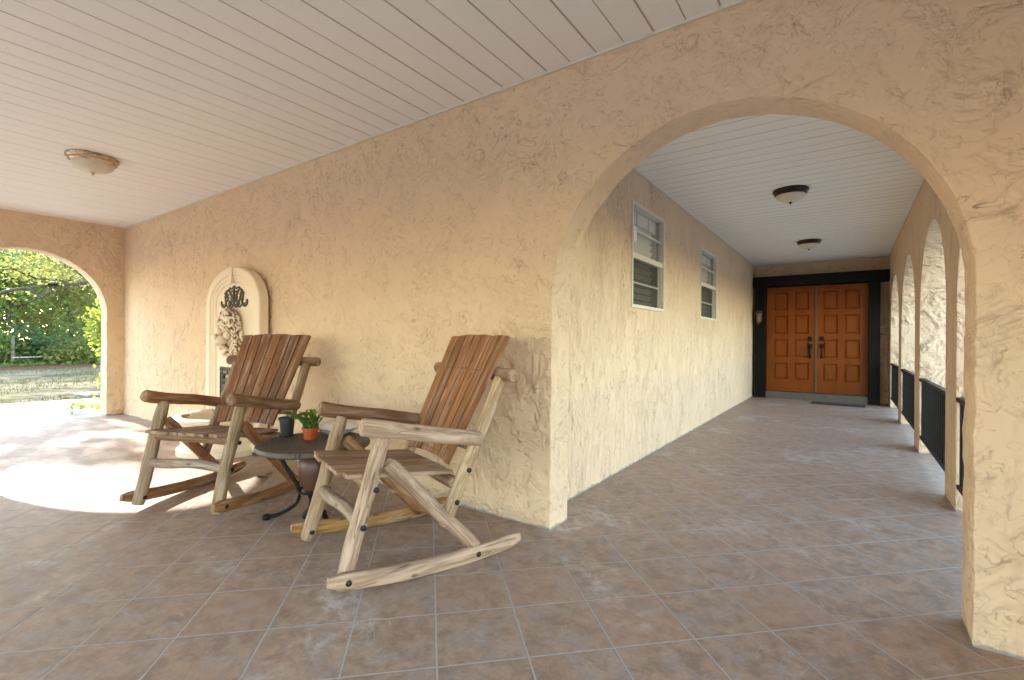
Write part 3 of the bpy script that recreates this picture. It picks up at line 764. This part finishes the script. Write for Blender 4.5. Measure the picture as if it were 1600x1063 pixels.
# wrought scroll ornament
def scroll(mb, pts, r):
    P = [Vector((x, 0, z)) for x, z in pts]; Q = []
    for i in range(len(P) - 1):
        p0, p1, p2, p3 = [P[max(0, min(len(P) - 1, j))] for j in (i - 1, i, i + 1, i + 2)]
        for t in (0, .25, .5, .75): Q.append(.5 * ((2 * p1) + (p2 - p0) * t + (2 * p0 - 5 * p1 + 4 * p2 - p3) * t * t + (3 * p1 - p0 - 3 * p2 + p3) * t ** 3))
    Q.append(P[-1]); n = len(Q)
    mb.sweep(Q, [r * (.75 + .5 * sin(pi * i / (n - 1))) for i in range(n)], 8)
orn_m = plain('dark_pewter', (.050, .042, .034), .5, .4, .6, 60, .002)
o = MB()
for s in (1, -1):
    scroll(o, [(s * .02, .02), (s * .05, .10), (s * .10, .175), (s * .155, .165), (s * .165, .12), (s * .135, .10), (s * .115, .125)], 0.0115)
    scroll(o, [(s * .155, .15), (s * .175, .07), (s * .165, .01), (s * .21, -.03), (s * .255, .0), (s * .262, .05)], 0.0115)
    scroll(o, [(s * .165, .01), (s * .12, -.035), (s * .075, -.01), (s * .085, .04), (s * .115, .045)], 0.0101)
    scroll(o, [(s * .01, .0), (s * .04, -.035), (s * .075, -.03)], 0.0101)
    scroll(o, [(s * .02, .02), (s * .055, .055), (s * .05, .10), (s * .02, .12)], 0.0086)
    scroll(o, [(s * .11, .19), (s * .075, .205), (s * .045, .185)], 0.0086)
scroll(o, [(0, -.03), (0, .05), (0, .12), (0, .205)], 0.0144)
scroll(o, [(-.035, .195), (0, .22), (.035, .195)], .0101)
rs = random.Random(21)
for (x, z) in ((.035, .16), (.07, .135), (.10, .20), (.135, .135), (.17, .10), (.15, .055), (.19, -.005), (.225, .0), (.255, .03), (.10, .01), (.06, .03), (.04, -.01), (.12, .08), (.18, .14), (.0, .215)):
    for s in (1, -1):
        for q in range(2):
            a = rs.uniform(0, pi); L = rs.uniform(.018, .030); d = Vector((cos(a), 0, sin(a))); c = Vector((s * x + rs.uniform(-.008, .008), rs.uniform(-.006, .004), z + rs.uniform(-.008, .008)))
            o.sweep([c - d * L, c - d * L * .4, c + d * L * .3, c + d * L], [.002, .0095, .0085, .002], 6)
on = o.build('scroll_ornament', orn_m, ft, smooth=True); on.location = (0, .030, 1.432); on.scale = (1.02, .7, .80)
# openwork plaque
o = MB(); X0, X1, Z0, Z1 = -.27, .27, -.20, .155
for i in range(13):
    x = X0 + (X1 - X0) * i / 12; o.box(x - .007, x + .007, .001, .012, Z1 - .04, Z1)
    o.box(x - .007, x + .007, .001, .012, Z0, Z0 + .04)
for i in range(9):
    z = Z0 + (Z1 - Z0) * i / 8
    for a in (X0, X1 - .04): o.box(a, a + .04, .002, .013, z - .007, z + .007)
for z in (Z0, Z0 + .04, Z1 - .04, Z1): o.box(X0, X1, .0, .014, z - .006, z + .006)
for x in (X0, X0 + .04, X1 - .04, X1): o.box(x - .006, x + .006, -.001, .015, Z0, Z1)
for s in (1, -1):
    for q in (1, -1):
        scroll(o, [(s * .02, q * .01), (s * .08, q * .09), (s * .16, q * .10), (s * .19, q * .05), (s * .15, q * .02), (s * .11, q * .05)], .012)
        scroll(o, [(s * .20, q * .0), (s * .16, -q * .03), (s * .10, -q * .02)], .010)
pq = o.build('openwork_plaque', orn_m, ft); pq.location = (0, .022, .64)
# lion head carved in relief
bm = bmesh.new(); rs = random.Random(11)
def blob(x, d, z, rx, rd, rz, rot=(0, 0, 0)):
    from mathutils import Euler
    mt = Matrix.Translation((x, -d, z)) @ Euler(rot).to_matrix().to_4x4() @ Matrix.Diagonal((rx, rd, rz, 1))
    bmesh.ops.create_icosphere(bm, subdivisions=2, radius=1, matrix=mt)
blob(0, .04, .02, .16, .12, .185); blob(0, .125, .065, .115, .085, .095)                 # skull, forehead
blob(0, .180, -.062, .078, .085, .062); blob(0, .175, .015, .044, .070, .085, (.45, 0, 0)); blob(0, .258, -.028, .042, .024, .022)   # muzzle, bridge, nose
for s in (1, -1):
    blob(s * .050, .178, .066, .044, .034, .018, (0, s * .40, 0)); blob(s * .046, .178, .034, .018, .016, .012); blob(s * .074, .135, -.012, .044, .052, .046)
    blob(s * .034, .212, -.070, .036, .036, .026); blob(s * .118, .085, .125, .036, .026, .038)
blob(0, .165, -.128, .046, .050, .028); blob(0, .13, -.17, .06, .055, .05)                # lower jaw, beard
for k in range(18):                      # the mass of the mane
    a = 2 * pi * k / 18; blob(.155 * cos(a), .055 + .03 * sin(a), .195 * sin(a) + .01, .062, .085, .068)
for k in range(7): blob(-.09 + .03 * k, .115, .175 - .004 * (k - 3) ** 2, .045, .065, .060)
me = bpy.data.meshes.new('lion_tmp'); bm.to_mesh(me); bm.free()
lt = bpy.data.objects.new('lion_tmp', me); COL.objects.link(lt)
rm = lt.modifiers.new('r', 'REMESH'); rm.mode = 'VOXEL'; rm.voxel_size = .0072
sm = lt.modifiers.new('s', 'SMOOTH'); sm.iterations = 3; sm.factor = .5
dg = bpy.context.evaluated_depsgraph_get(); dg.update()
lm = bpy.data.meshes.new_from_object(lt.evaluated_get(dg)); bpy.data.objects.remove(lt)
for v in lm.vertices:                    # curling locks cut into the mane, the face left smooth
    p = v.co; rr = (p.x / .115) ** 2 + ((p.z + .035) / .150) ** 2; k_ = max(0, min(1, (rr - .85) / .5))
    if k_ > 0:
        q = Vector((p.x * 17 + 1.6 * noise.noise(p * 11), p.y * 15, p.z * 17 + 1.6 * noise.noise(p * 11 + Vector((5, 5, 5)))))
        n1 = noise.noise(q); rid = 1 - min(1, abs(n1) * 3.2)
        v.co = p + v.normal * (k_ * (.016 * (n1 > 0) * n1 * 2.2 - .020 * rid ** 2))
lm.update()
ln_ = mesh_obj('lion_head', lm, M['lion'], ft, smooth='all'); ln_.location = (0, .040, 1.135); ln_.scale = (.92, .75, .95)
sp = empty('wood_offcut', (FX - .20, FY - .32, .358), rot=(0, .05, radians(-18)), label='flat brown offcut of wood lying on the fountain basin rim', cat='wood offcut')
MB().box(-.11, .11, -.035, .035, 0, .022).build('board', M['board'], sp, bevel=.004, grain=((0, 0, 0), (1, 0, 0), 3), color=(.36, .18, .07))

# ------------------------------------------------------------------ leaves blown onto the floor
for k, (x, y, a, s, lab) in enumerate([(-3.73, 1.93, .4, .050, 'largest curled brown leaf on the tile behind the chairs'), (-3.80, 2.02, 1.7, .032, 'small brown leaf nearest the fountain base'),
                                 (-.115, 2.115, .3, .014, 'pale tan chip of leaf on the tile in front of the arch')]):
    mb = MB(); vs = []
    for i in range(7):
        t = i / 6; w_ = s * .42 * sin(pi * t) ** .8 + .001
        for e in (-1, 0, 1): vs.append((s * 2 * (t - .5), e * w_, .004 + .012 * s / .05 * (abs(e) * .9 + (t - .5) ** 2 * 2)))
    mb.add(vs, [(i * 3 + e, i * 3 + e + 1, i * 3 + e + 4, i * 3 + e + 3) for i in range(6) for e in (0, 1)])
    o = mb.build('dry_leaf', M['dry'] if k < 2 else plain('pale_tan_leaf', (.30, .20, .13), .8)); o.location = (x, y, .0); o.rotation_euler = (0, 0, a); tag(o, lab, 'leaf', 'dry leaves on the porch floor')

# ------------------------------------------------------------------ vegetation
def leaves(mb, centre, rad, n, size, rs, shape=1.0, clumps=None, tight=.28, drop=.3):
    cs = clumps or [Vector((rs.gauss(0, .5), rs.gauss(0, .5), rs.gauss(0, .45))) for _ in range(max(6, n // 70))]
    for i in range(n):
        c = rs.choice(cs); q = c + Vector((rs.gauss(0, tight), rs.gauss(0, tight), rs.gauss(0, tight * .8)))
        p = Vector(centre) + Vector((q.x * rad[0], q.y * rad[1], q.z * rad[2]))
        if p.z < .0: p.z = abs(p.z) * .3
        s = size * rs.uniform(.6, 1.3)
        d = Vector((rs.gauss(0, 1), rs.gauss(0, 1), rs.gauss(-drop, .6))).normalized(); u = d.orthogonal().normalized()
        th = rs.uniform(0, 2 * pi); u = u * cos(th) + d.cross(u) * sin(th); w_ = s * .30 * shape
        k = len(mb.v); fold = d.cross(u) * (s * .10)
        mb.v += [tuple(p - d * s * .5), tuple(p + u * w_ + fold), tuple(p + d * s * .5), tuple(p - u * w_ + fold)]
        mb.f.append((k, k + 1, k + 2, k + 3))
def branchy(mb, p0, p1, r0, r1, rs, wob=.12, n=7):
    p0, p1 = Vector(p0), Vector(p1); L = (p1 - p0).length; pts = []
    for i in range(n + 1):
        t = i / n; pts.append(p0.lerp(p1, t) + Vector((rs.gauss(0, 1), rs.gauss(0, 1), rs.gauss(0, .7))) * (wob * L * .25 * sin(pi * t)))
    mb.sweep(pts, [r0 + (r1 - r0) * i / n for i in range(n + 1)], 8, jit=.15, seed=rs.random() * 9); return pts
def raw(name, mb, mat, parent):
    me = bpy.data.meshes.new(name); me.from_pydata(mb.v, [], mb.f); return mesh_obj(name, me, mat, parent)
GZ = -.10
def tree(x, y, h, cr, cz, n, size, mat, label, seed, trunk_r=.09, lean=(0, 0), name='tree', cat='tree', group='trees in the woods beyond the arch', limbs=6):
    rs = random.Random(seed); e = empty(name, (x, y, GZ), label=label, cat=cat, group=group)
    tb_ = MB(); top = Vector((lean[0], lean[1], h * .86)); pts = branchy(tb_, (0, 0, -.1), top, trunk_r, trunk_r * .25, rs, .12, 9)
    for k in range(limbs):
        b = pts[3 + k % 6]; a = rs.uniform(0, 2 * pi); q = Vector((cos(a) * cr[0] * .75, sin(a) * cr[1] * .75, rs.uniform(.1, .9) * cr[2] * .6))
        branchy(tb_, b, b + q, trunk_r * .42, trunk_r * .10, rs, .2, 5)
    raw('trunk', tb_, M['bark'], e).data.polygons.foreach_set('use_smooth', [True] * len(tb_.f))
    lb = MB(); leaves(lb, (lean[0] * .8, lean[1] * .8, cz), cr, n, size, rs); raw('crown', lb, mat, e)
    return e
TL = [ # x, y, h, crown radii, crown z, leaves, leaf size, material, label
 (-30.7, 4.6, 5.2, (1.6, 1.5, 1.9), 3.4, 3200, .20, 'leaf_a', 'slim mid green tree right behind the wooden fence post'),
 (-32.2, 6.9, 6.2, (1.9, 1.7, 2.3), 3.9, 3600, .20, 'leaf_b', 'olive green tree at the right of the woods, behind the bright bush'),
 (-33.7, 3.0, 6.0, (2.2, 1.9, 2.2), 4.0, 3800, .22, 'leaf_c', 'dark green broad tree at the far left of the arch view'),
 (-36.2, 5.6, 7.6, (2.4, 2.2, 2.6), 4.8, 4600, .22, 'leaf_b', 'tall yellowish green tree in the middle row of the woods'),
 (-37.7, 8.6, 7.4, (2.4, 2.3, 2.7), 4.6, 4200, .22, 'leaf_a', 'tall mid green tree in the back right of the woods'),
 (-38.2, 2.4, 7.8, (2.6, 2.4, 2.9), 4.8, 4600, .23, 'leaf_a', 'tall rounded green tree in the back left of the woods'),
 (-43.2, 5.0, 9.0, (3.4, 3.2, 3.8), 5.2, 5600, .27, 'leaf_c', 'largest dark tree at the very back of the woods'),
 (-43.2, 10.5, 9.0, (3.4, 3.2, 3.8), 5.2, 5000, .27, 'leaf_c', 'dark tree at the very back behind the bright bush'),
 (-44.2, -.5, 9.0, (3.6, 3.4, 3.8), 5.2, 5000, .27, 'leaf_a', 'wide back row tree left of the arch opening'),
 (-36.2, 12.0, 7.0, (2.4, 2.4, 2.8), 4.2, 3000, .24, 'leaf_b', 'olive tree hidden behind the end wall to the right'),
 (-36.2, -3.0, 7.0, (2.6, 2.6, 2.8), 4.2, 3000, .24, 'leaf_b', 'olive tree far left, mostly behind the end wall'),
]
for i, (x, y, h, cr, cz, n, s, m, lab) in enumerate(TL): tree(x, y, h, cr, cz, n, s, M[m], lab, 100 + i, lean=(random.uniform(-.4, .4), random.uniform(-.4, .4)), trunk_r=.07 + h * .008)
SH = [(-28.8, 3.6, 1.0, 1.0, 'leaf_a', 'low green shrub beside the fence post'), (-29.4, 5.2, .95, 1.3, 'leaf_c', 'dark low shrub in the middle of the wood edge'),
      (-28.4, 6.2, .8, 1.0, 'leaf_b', 'pale olive shrub at the wood edge near the bright bush'), (-31.0, 3.2, 1.5, 1.4, 'leaf_c', 'tall dark shrub at the left of the wood edge'),
      (-31.4, 5.9, 1.7, 1.5, 'leaf_a', 'tall green shrub beneath the olive tree'), (-29.2, 7.6, 1.3, 1.4, 'leaf_c', 'dark shrub behind the bright climbing bush'), (-30.0, 1.9, 1.2, 1.4, 'leaf_a', 'leafy shrub left of the fence post')]
for i, (x, y, hz, r, m, lab) in enumerate(SH):
    tree(x, y, hz * 1.5, (r, r, hz * .75), hz * .75, 1300, .17, M[m], lab, 300 + i, trunk_r=.03, name='shrub', cat='shrub', group='shrubs at the edge of the woods', limbs=4)
for i, (x, y, z, r, lab) in enumerate([(-32.2, 6.75, .95, .75, 'clump of dead reddish brown fronds in the middle of the woods'), (-32.8, 3.9, 1.75, .7, 'higher clump of dead brown fronds at left in the woods')]):
    rs = random.Random(400 + i); e = empty('dead_fronds', (x + 1.4, y, GZ), label=lab, cat='dead fronds', group='clumps of dead brown fronds')
    lb = MB()
    for k in range(150):
        a = rs.uniform(0, 2 * pi); el = rs.uniform(-1.0, .5); d_ = Vector((cos(a) * cos(el), sin(a) * cos(el), sin(el))); u = d_.cross(Vector((0, 0, 1))).normalized(); L = r * rs.uniform(.6, 1.1); c = Vector((0, 0, z))
        k0 = len(lb.v); w_ = .035; lb.v += [tuple(c), tuple(c + d_ * L * .5 + u * w_), tuple(c + d_ * L + Vector((0, 0, -.25 * L))), tuple(c + d_ * L * .5 - u * w_)]; lb.f.append((k0, k0 + 1, k0 + 2, k0 + 3))
    raw('fronds', lb, M['leaf_dead'], e)
    mb = MB().sweep([(0, 0, -.1), (0, 0, z)], [.10, .08], 8); mb.build('stem', M['bark'], e)
# old oak whose limb crosses the arch opening
rs = random.Random(77); oak = empty('oak_tree', (-20.4, 7.6, GZ), label='oak tree whose bare grey limb crosses the arch opening', cat='tree')
tk = MB(); branchy(tk, (0, 0, -.1), (-.2, -.3, 3.0), .34, .24, rs, .05, 6); tp = branchy(tk, (-.2, -.3, 2.9), (.3, .4, 6.0), .22, .08, rs, .1, 6)
l1 = branchy(tk, (-.15, -.25, 2.75), (-.3, -2.6, 3.02), .10, .07, rs, .14, 8); l2 = branchy(tk, l1[-1], (-.4, -5.4, 2.35), .065, .03, rs, .26, 10)
for (b, q, r) in ((l1[-1], (-.5, -4.1, 4.0), .05), (l2[2], (-.2, -5.8, 3.3), .035), (l2[4], (-.5, -6.4, 2.1), .03), (l1[3], (.2, -2.6, 4.6), .05), (tp[3], (-1, -2.8, 5.6), .09), (tp[4], (.6, 2.2, 5.8), .08), (l2[1], (-.1, -4.3, 2.2), .03)): branchy(tk, b, q, r, r * .35, rs, .14, 6)
o = raw('trunk', tk, M['bark'], oak); o.data.polygons.foreach_set('use_smooth', [True] * len(tk.f))
lb = MB(); leaves(lb, (0, -1.2, 5.6), (2.6, 3.0, 1.3), 3600, .13, rs, tight=.2); leaves(lb, (-.3, -4.2, 3.4), (.9, 1.9, .85), 1700, .12, rs, tight=.22); leaves(lb, (0, 0, 0), (1, 1, 1), 1900, .15, rs, tight=.15, clumps=[Vector((rs.uniform(-.8, .6), -7.25 + 2.1 * ((k * .618) % 1), 5.0 + 1.45 * k / 25)) for k in range(26)]); raw('crown', lb, M['leaf_b'], oak)
# bright bush climbing by the arch
rs = random.Random(88); bu = empty('bush', (-10.95, 3.06, -.05), label='bright yellow green leafy bush climbing beside the arch jamb', cat='bush')
sm_ = MB()
for k in range(9):
    a = rs.uniform(0, 2 * pi); branchy(sm_, (rs.gauss(0, .08), rs.gauss(0, .08), -.05), (.28 * cos(a), .30 * sin(a), rs.uniform(1.0, 1.8)), .012, .004, rs, .25, 6)
raw('stems', sm_, M['bark'], bu)
lb = MB(); leaves(lb, (0, 0, 1.20), (.38, .38, .72), 2400, .085, rs, 1.3, tight=.26); leaves(lb, (0, .02, .50), (.34, .34, .48), 1300, .075, rs, 1.2, tight=.25); raw('foliage', lb, M['leaf_y'], bu)
rs = random.Random(91); sg = empty('sprig', (-9.25, 2.16, 0), label='small yellow green sprig trailing over the concrete at the arch foot', cat='sprig')
lb = MB(); leaves(lb, (0, 0, .07), (.20, .26, .07), 70, .075, rs, 1.3, tight=.4); raw('leaves', lb, M['leaf_y'], sg)
# fence remnant
fp = empty('fence', (-28.6, 4.30, GZ), label='weathered wooden fence post with thin white rail at the wood edge', cat='fence')
MB().box(-.055, .055, -.055, .055, -.2, 1.22).build('post', M['post'], fp, bevel=.012)
MB().sweep([(.06, 0, .30), (.02, .8, .31), (.0, 1.6, .32)], .022, 8).build('rail', M['white_pipe'], fp)
# grass blades
rs = random.Random(95); lb = MB()
for i in range(15000):
    x = -11.4 - 13 * rs.random() ** 1.3; y = rs.uniform(-3.5, 8.5)
    if noise.noise(Vector((x * .5, y * .5, 3))) < rs.uniform(-.25, .15): continue
    if -13.7 < x < -12.2 and y > 2.6: continue
    a = rs.uniform(0, 2 * pi); h = rs.uniform(.03, .085); w_ = .008; k = len(lb.v); dx, dy = cos(a) * w_, sin(a) * w_; b = rs.uniform(-.03, .03)
    lb.v += [(x - dx, y - dy, GZ), (x + dx, y + dy, GZ), (x + b, y + b * .7, GZ + h)]; lb.f.append((k, k + 1, k + 2))
raw('grass', lb, leaf_mat('dry_lawn_grass', (.055, .060, .020), (.115, .110, .040), .15), None)['kind'] = 'stuff'
# the far mass of the wood behind the separate trees
rs = random.Random(96); lb = MB()
cl = [Vector((rs.uniform(-53, -48), rs.uniform(-10, 22), rs.uniform(.2, 7.2))) for _ in range(260)]
for i in range(13000):
    c = rs.choice(cl); p = c + Vector((rs.gauss(0, .9), rs.gauss(0, 1.1), rs.gauss(0, .8))); p.z = max(p.z, GZ + .1)
    d_ = Vector((rs.gauss(0, 1), rs.gauss(0, 1), rs.gauss(-.2, .7))).normalized(); u = d_.orthogonal().normalized(); th = rs.uniform(0, 6.28); u = u * cos(th) + d_.cross(u) * sin(th); z_ = rs.uniform(.3, .62); k = len(lb.v)
    lb.v += [tuple(p - d_ * z_ * .5), tuple(p + u * z_ * .3), tuple(p + d_ * z_ * .5), tuple(p - u * z_ * .3)]; lb.f.append((k, k + 1, k + 2, k + 3))
raw('woods', lb, M['leaf_c'], None)['kind'] = 'stuff'
# ferny ground cover along the wood edge
lb = MB()
for i in range(420):
    x = rs.uniform(-31.0, -26.4); y = rs.uniform(-2, 9.5); s = rs.uniform(.18, .5) * (1 if x < -27.4 else .6)
    for q in range(rs.randint(4, 8)):
        a = rs.uniform(0, 2 * pi); el = rs.uniform(.4, 1.3); k = len(lb.v); d_ = Vector((cos(a) * cos(el), sin(a) * cos(el), sin(el))); u = d_.cross(Vector((0, 0, 1))).normalized() * .03; c = Vector((x, y, GZ))
        lb.v += [tuple(c), tuple(c + d_ * s * .55 + u), tuple(c + d_ * s * .8 + Vector((d_.x, d_.y, -.1)) * s * .4), tuple(c + d_ * s * .55 - u)]; lb.f.append((k, k + 1, k + 2, k + 3))
raw('ground_cover', lb, M['leaf_y'] if False else M['leaf_a'], None)['kind'] = 'stuff'

# ------------------------------------------------------------------ light
EL = radians(22.8); SUN_DIR = Vector((-cos(EL), -.012, sin(EL)))   # towards the sun: straight out through the end arch
w = bpy.data.worlds.new('World'); S.world = w; w.use_nodes = True
nt = w.node_tree; sky = nt.nodes.new('ShaderNodeTexSky'); sky.sky_type = 'NISHITA'; sky.sun_disc = False
sky.sun_elevation = EL; sky.sun_rotation = radians(-90); sky.air_density = 1.3; sky.dust_density = .3; sky.ozone_density = 1.0
bg = nt.nodes['Background']; nt.links.new(sky.outputs[0], bg.inputs[0]); bg.inputs[1].default_value = .15
sl = bpy.data.lights.new('sun', 'SUN'); sl.energy = 2.0; sl.angle = radians(.5); sl.color = (1, .95, .87)
so = bpy.data.objects.new('sun', sl); COL.objects.link(so); so.rotation_euler = SUN_DIR.to_track_quat('Z', 'Y').to_euler(); so.location = (-20, 0, 20)

# ------------------------------------------------------------------ camera
cam = bpy.data.cameras.new('camera'); co = bpy.data.objects.new('camera', cam); COL.objects.link(co)
cam.sensor_width = 36; cam.lens = 36 * 746.739 / 1600; cam.clip_end = 500; cam.clip_start = .05
cam.shift_y = -(531.5 - 530.714) / 1600
co.location = (0, 0, 1.10)
co.matrix_world = Matrix.Translation((0, 0, 1.10)) @ Matrix.Rotation(.6141, 4, 'Z') @ Matrix.Rotation(pi / 2, 4, 'X') @ Matrix.Rotation(.0069, 4, 'Z')
S.camera = co
S.view_settings.view_transform = 'Standard'; S.view_settings.look = 'None'; S.view_settings.gamma = 1; S.view_settings.exposure = 3.32
S.cycles.use_denoising = True; S.cycles.max_bounces = 14; S.cycles.diffuse_bounces = 8; S.cycles.transparent_max_bounces = 12
S.cycles.sample_clamp_indirect = 8
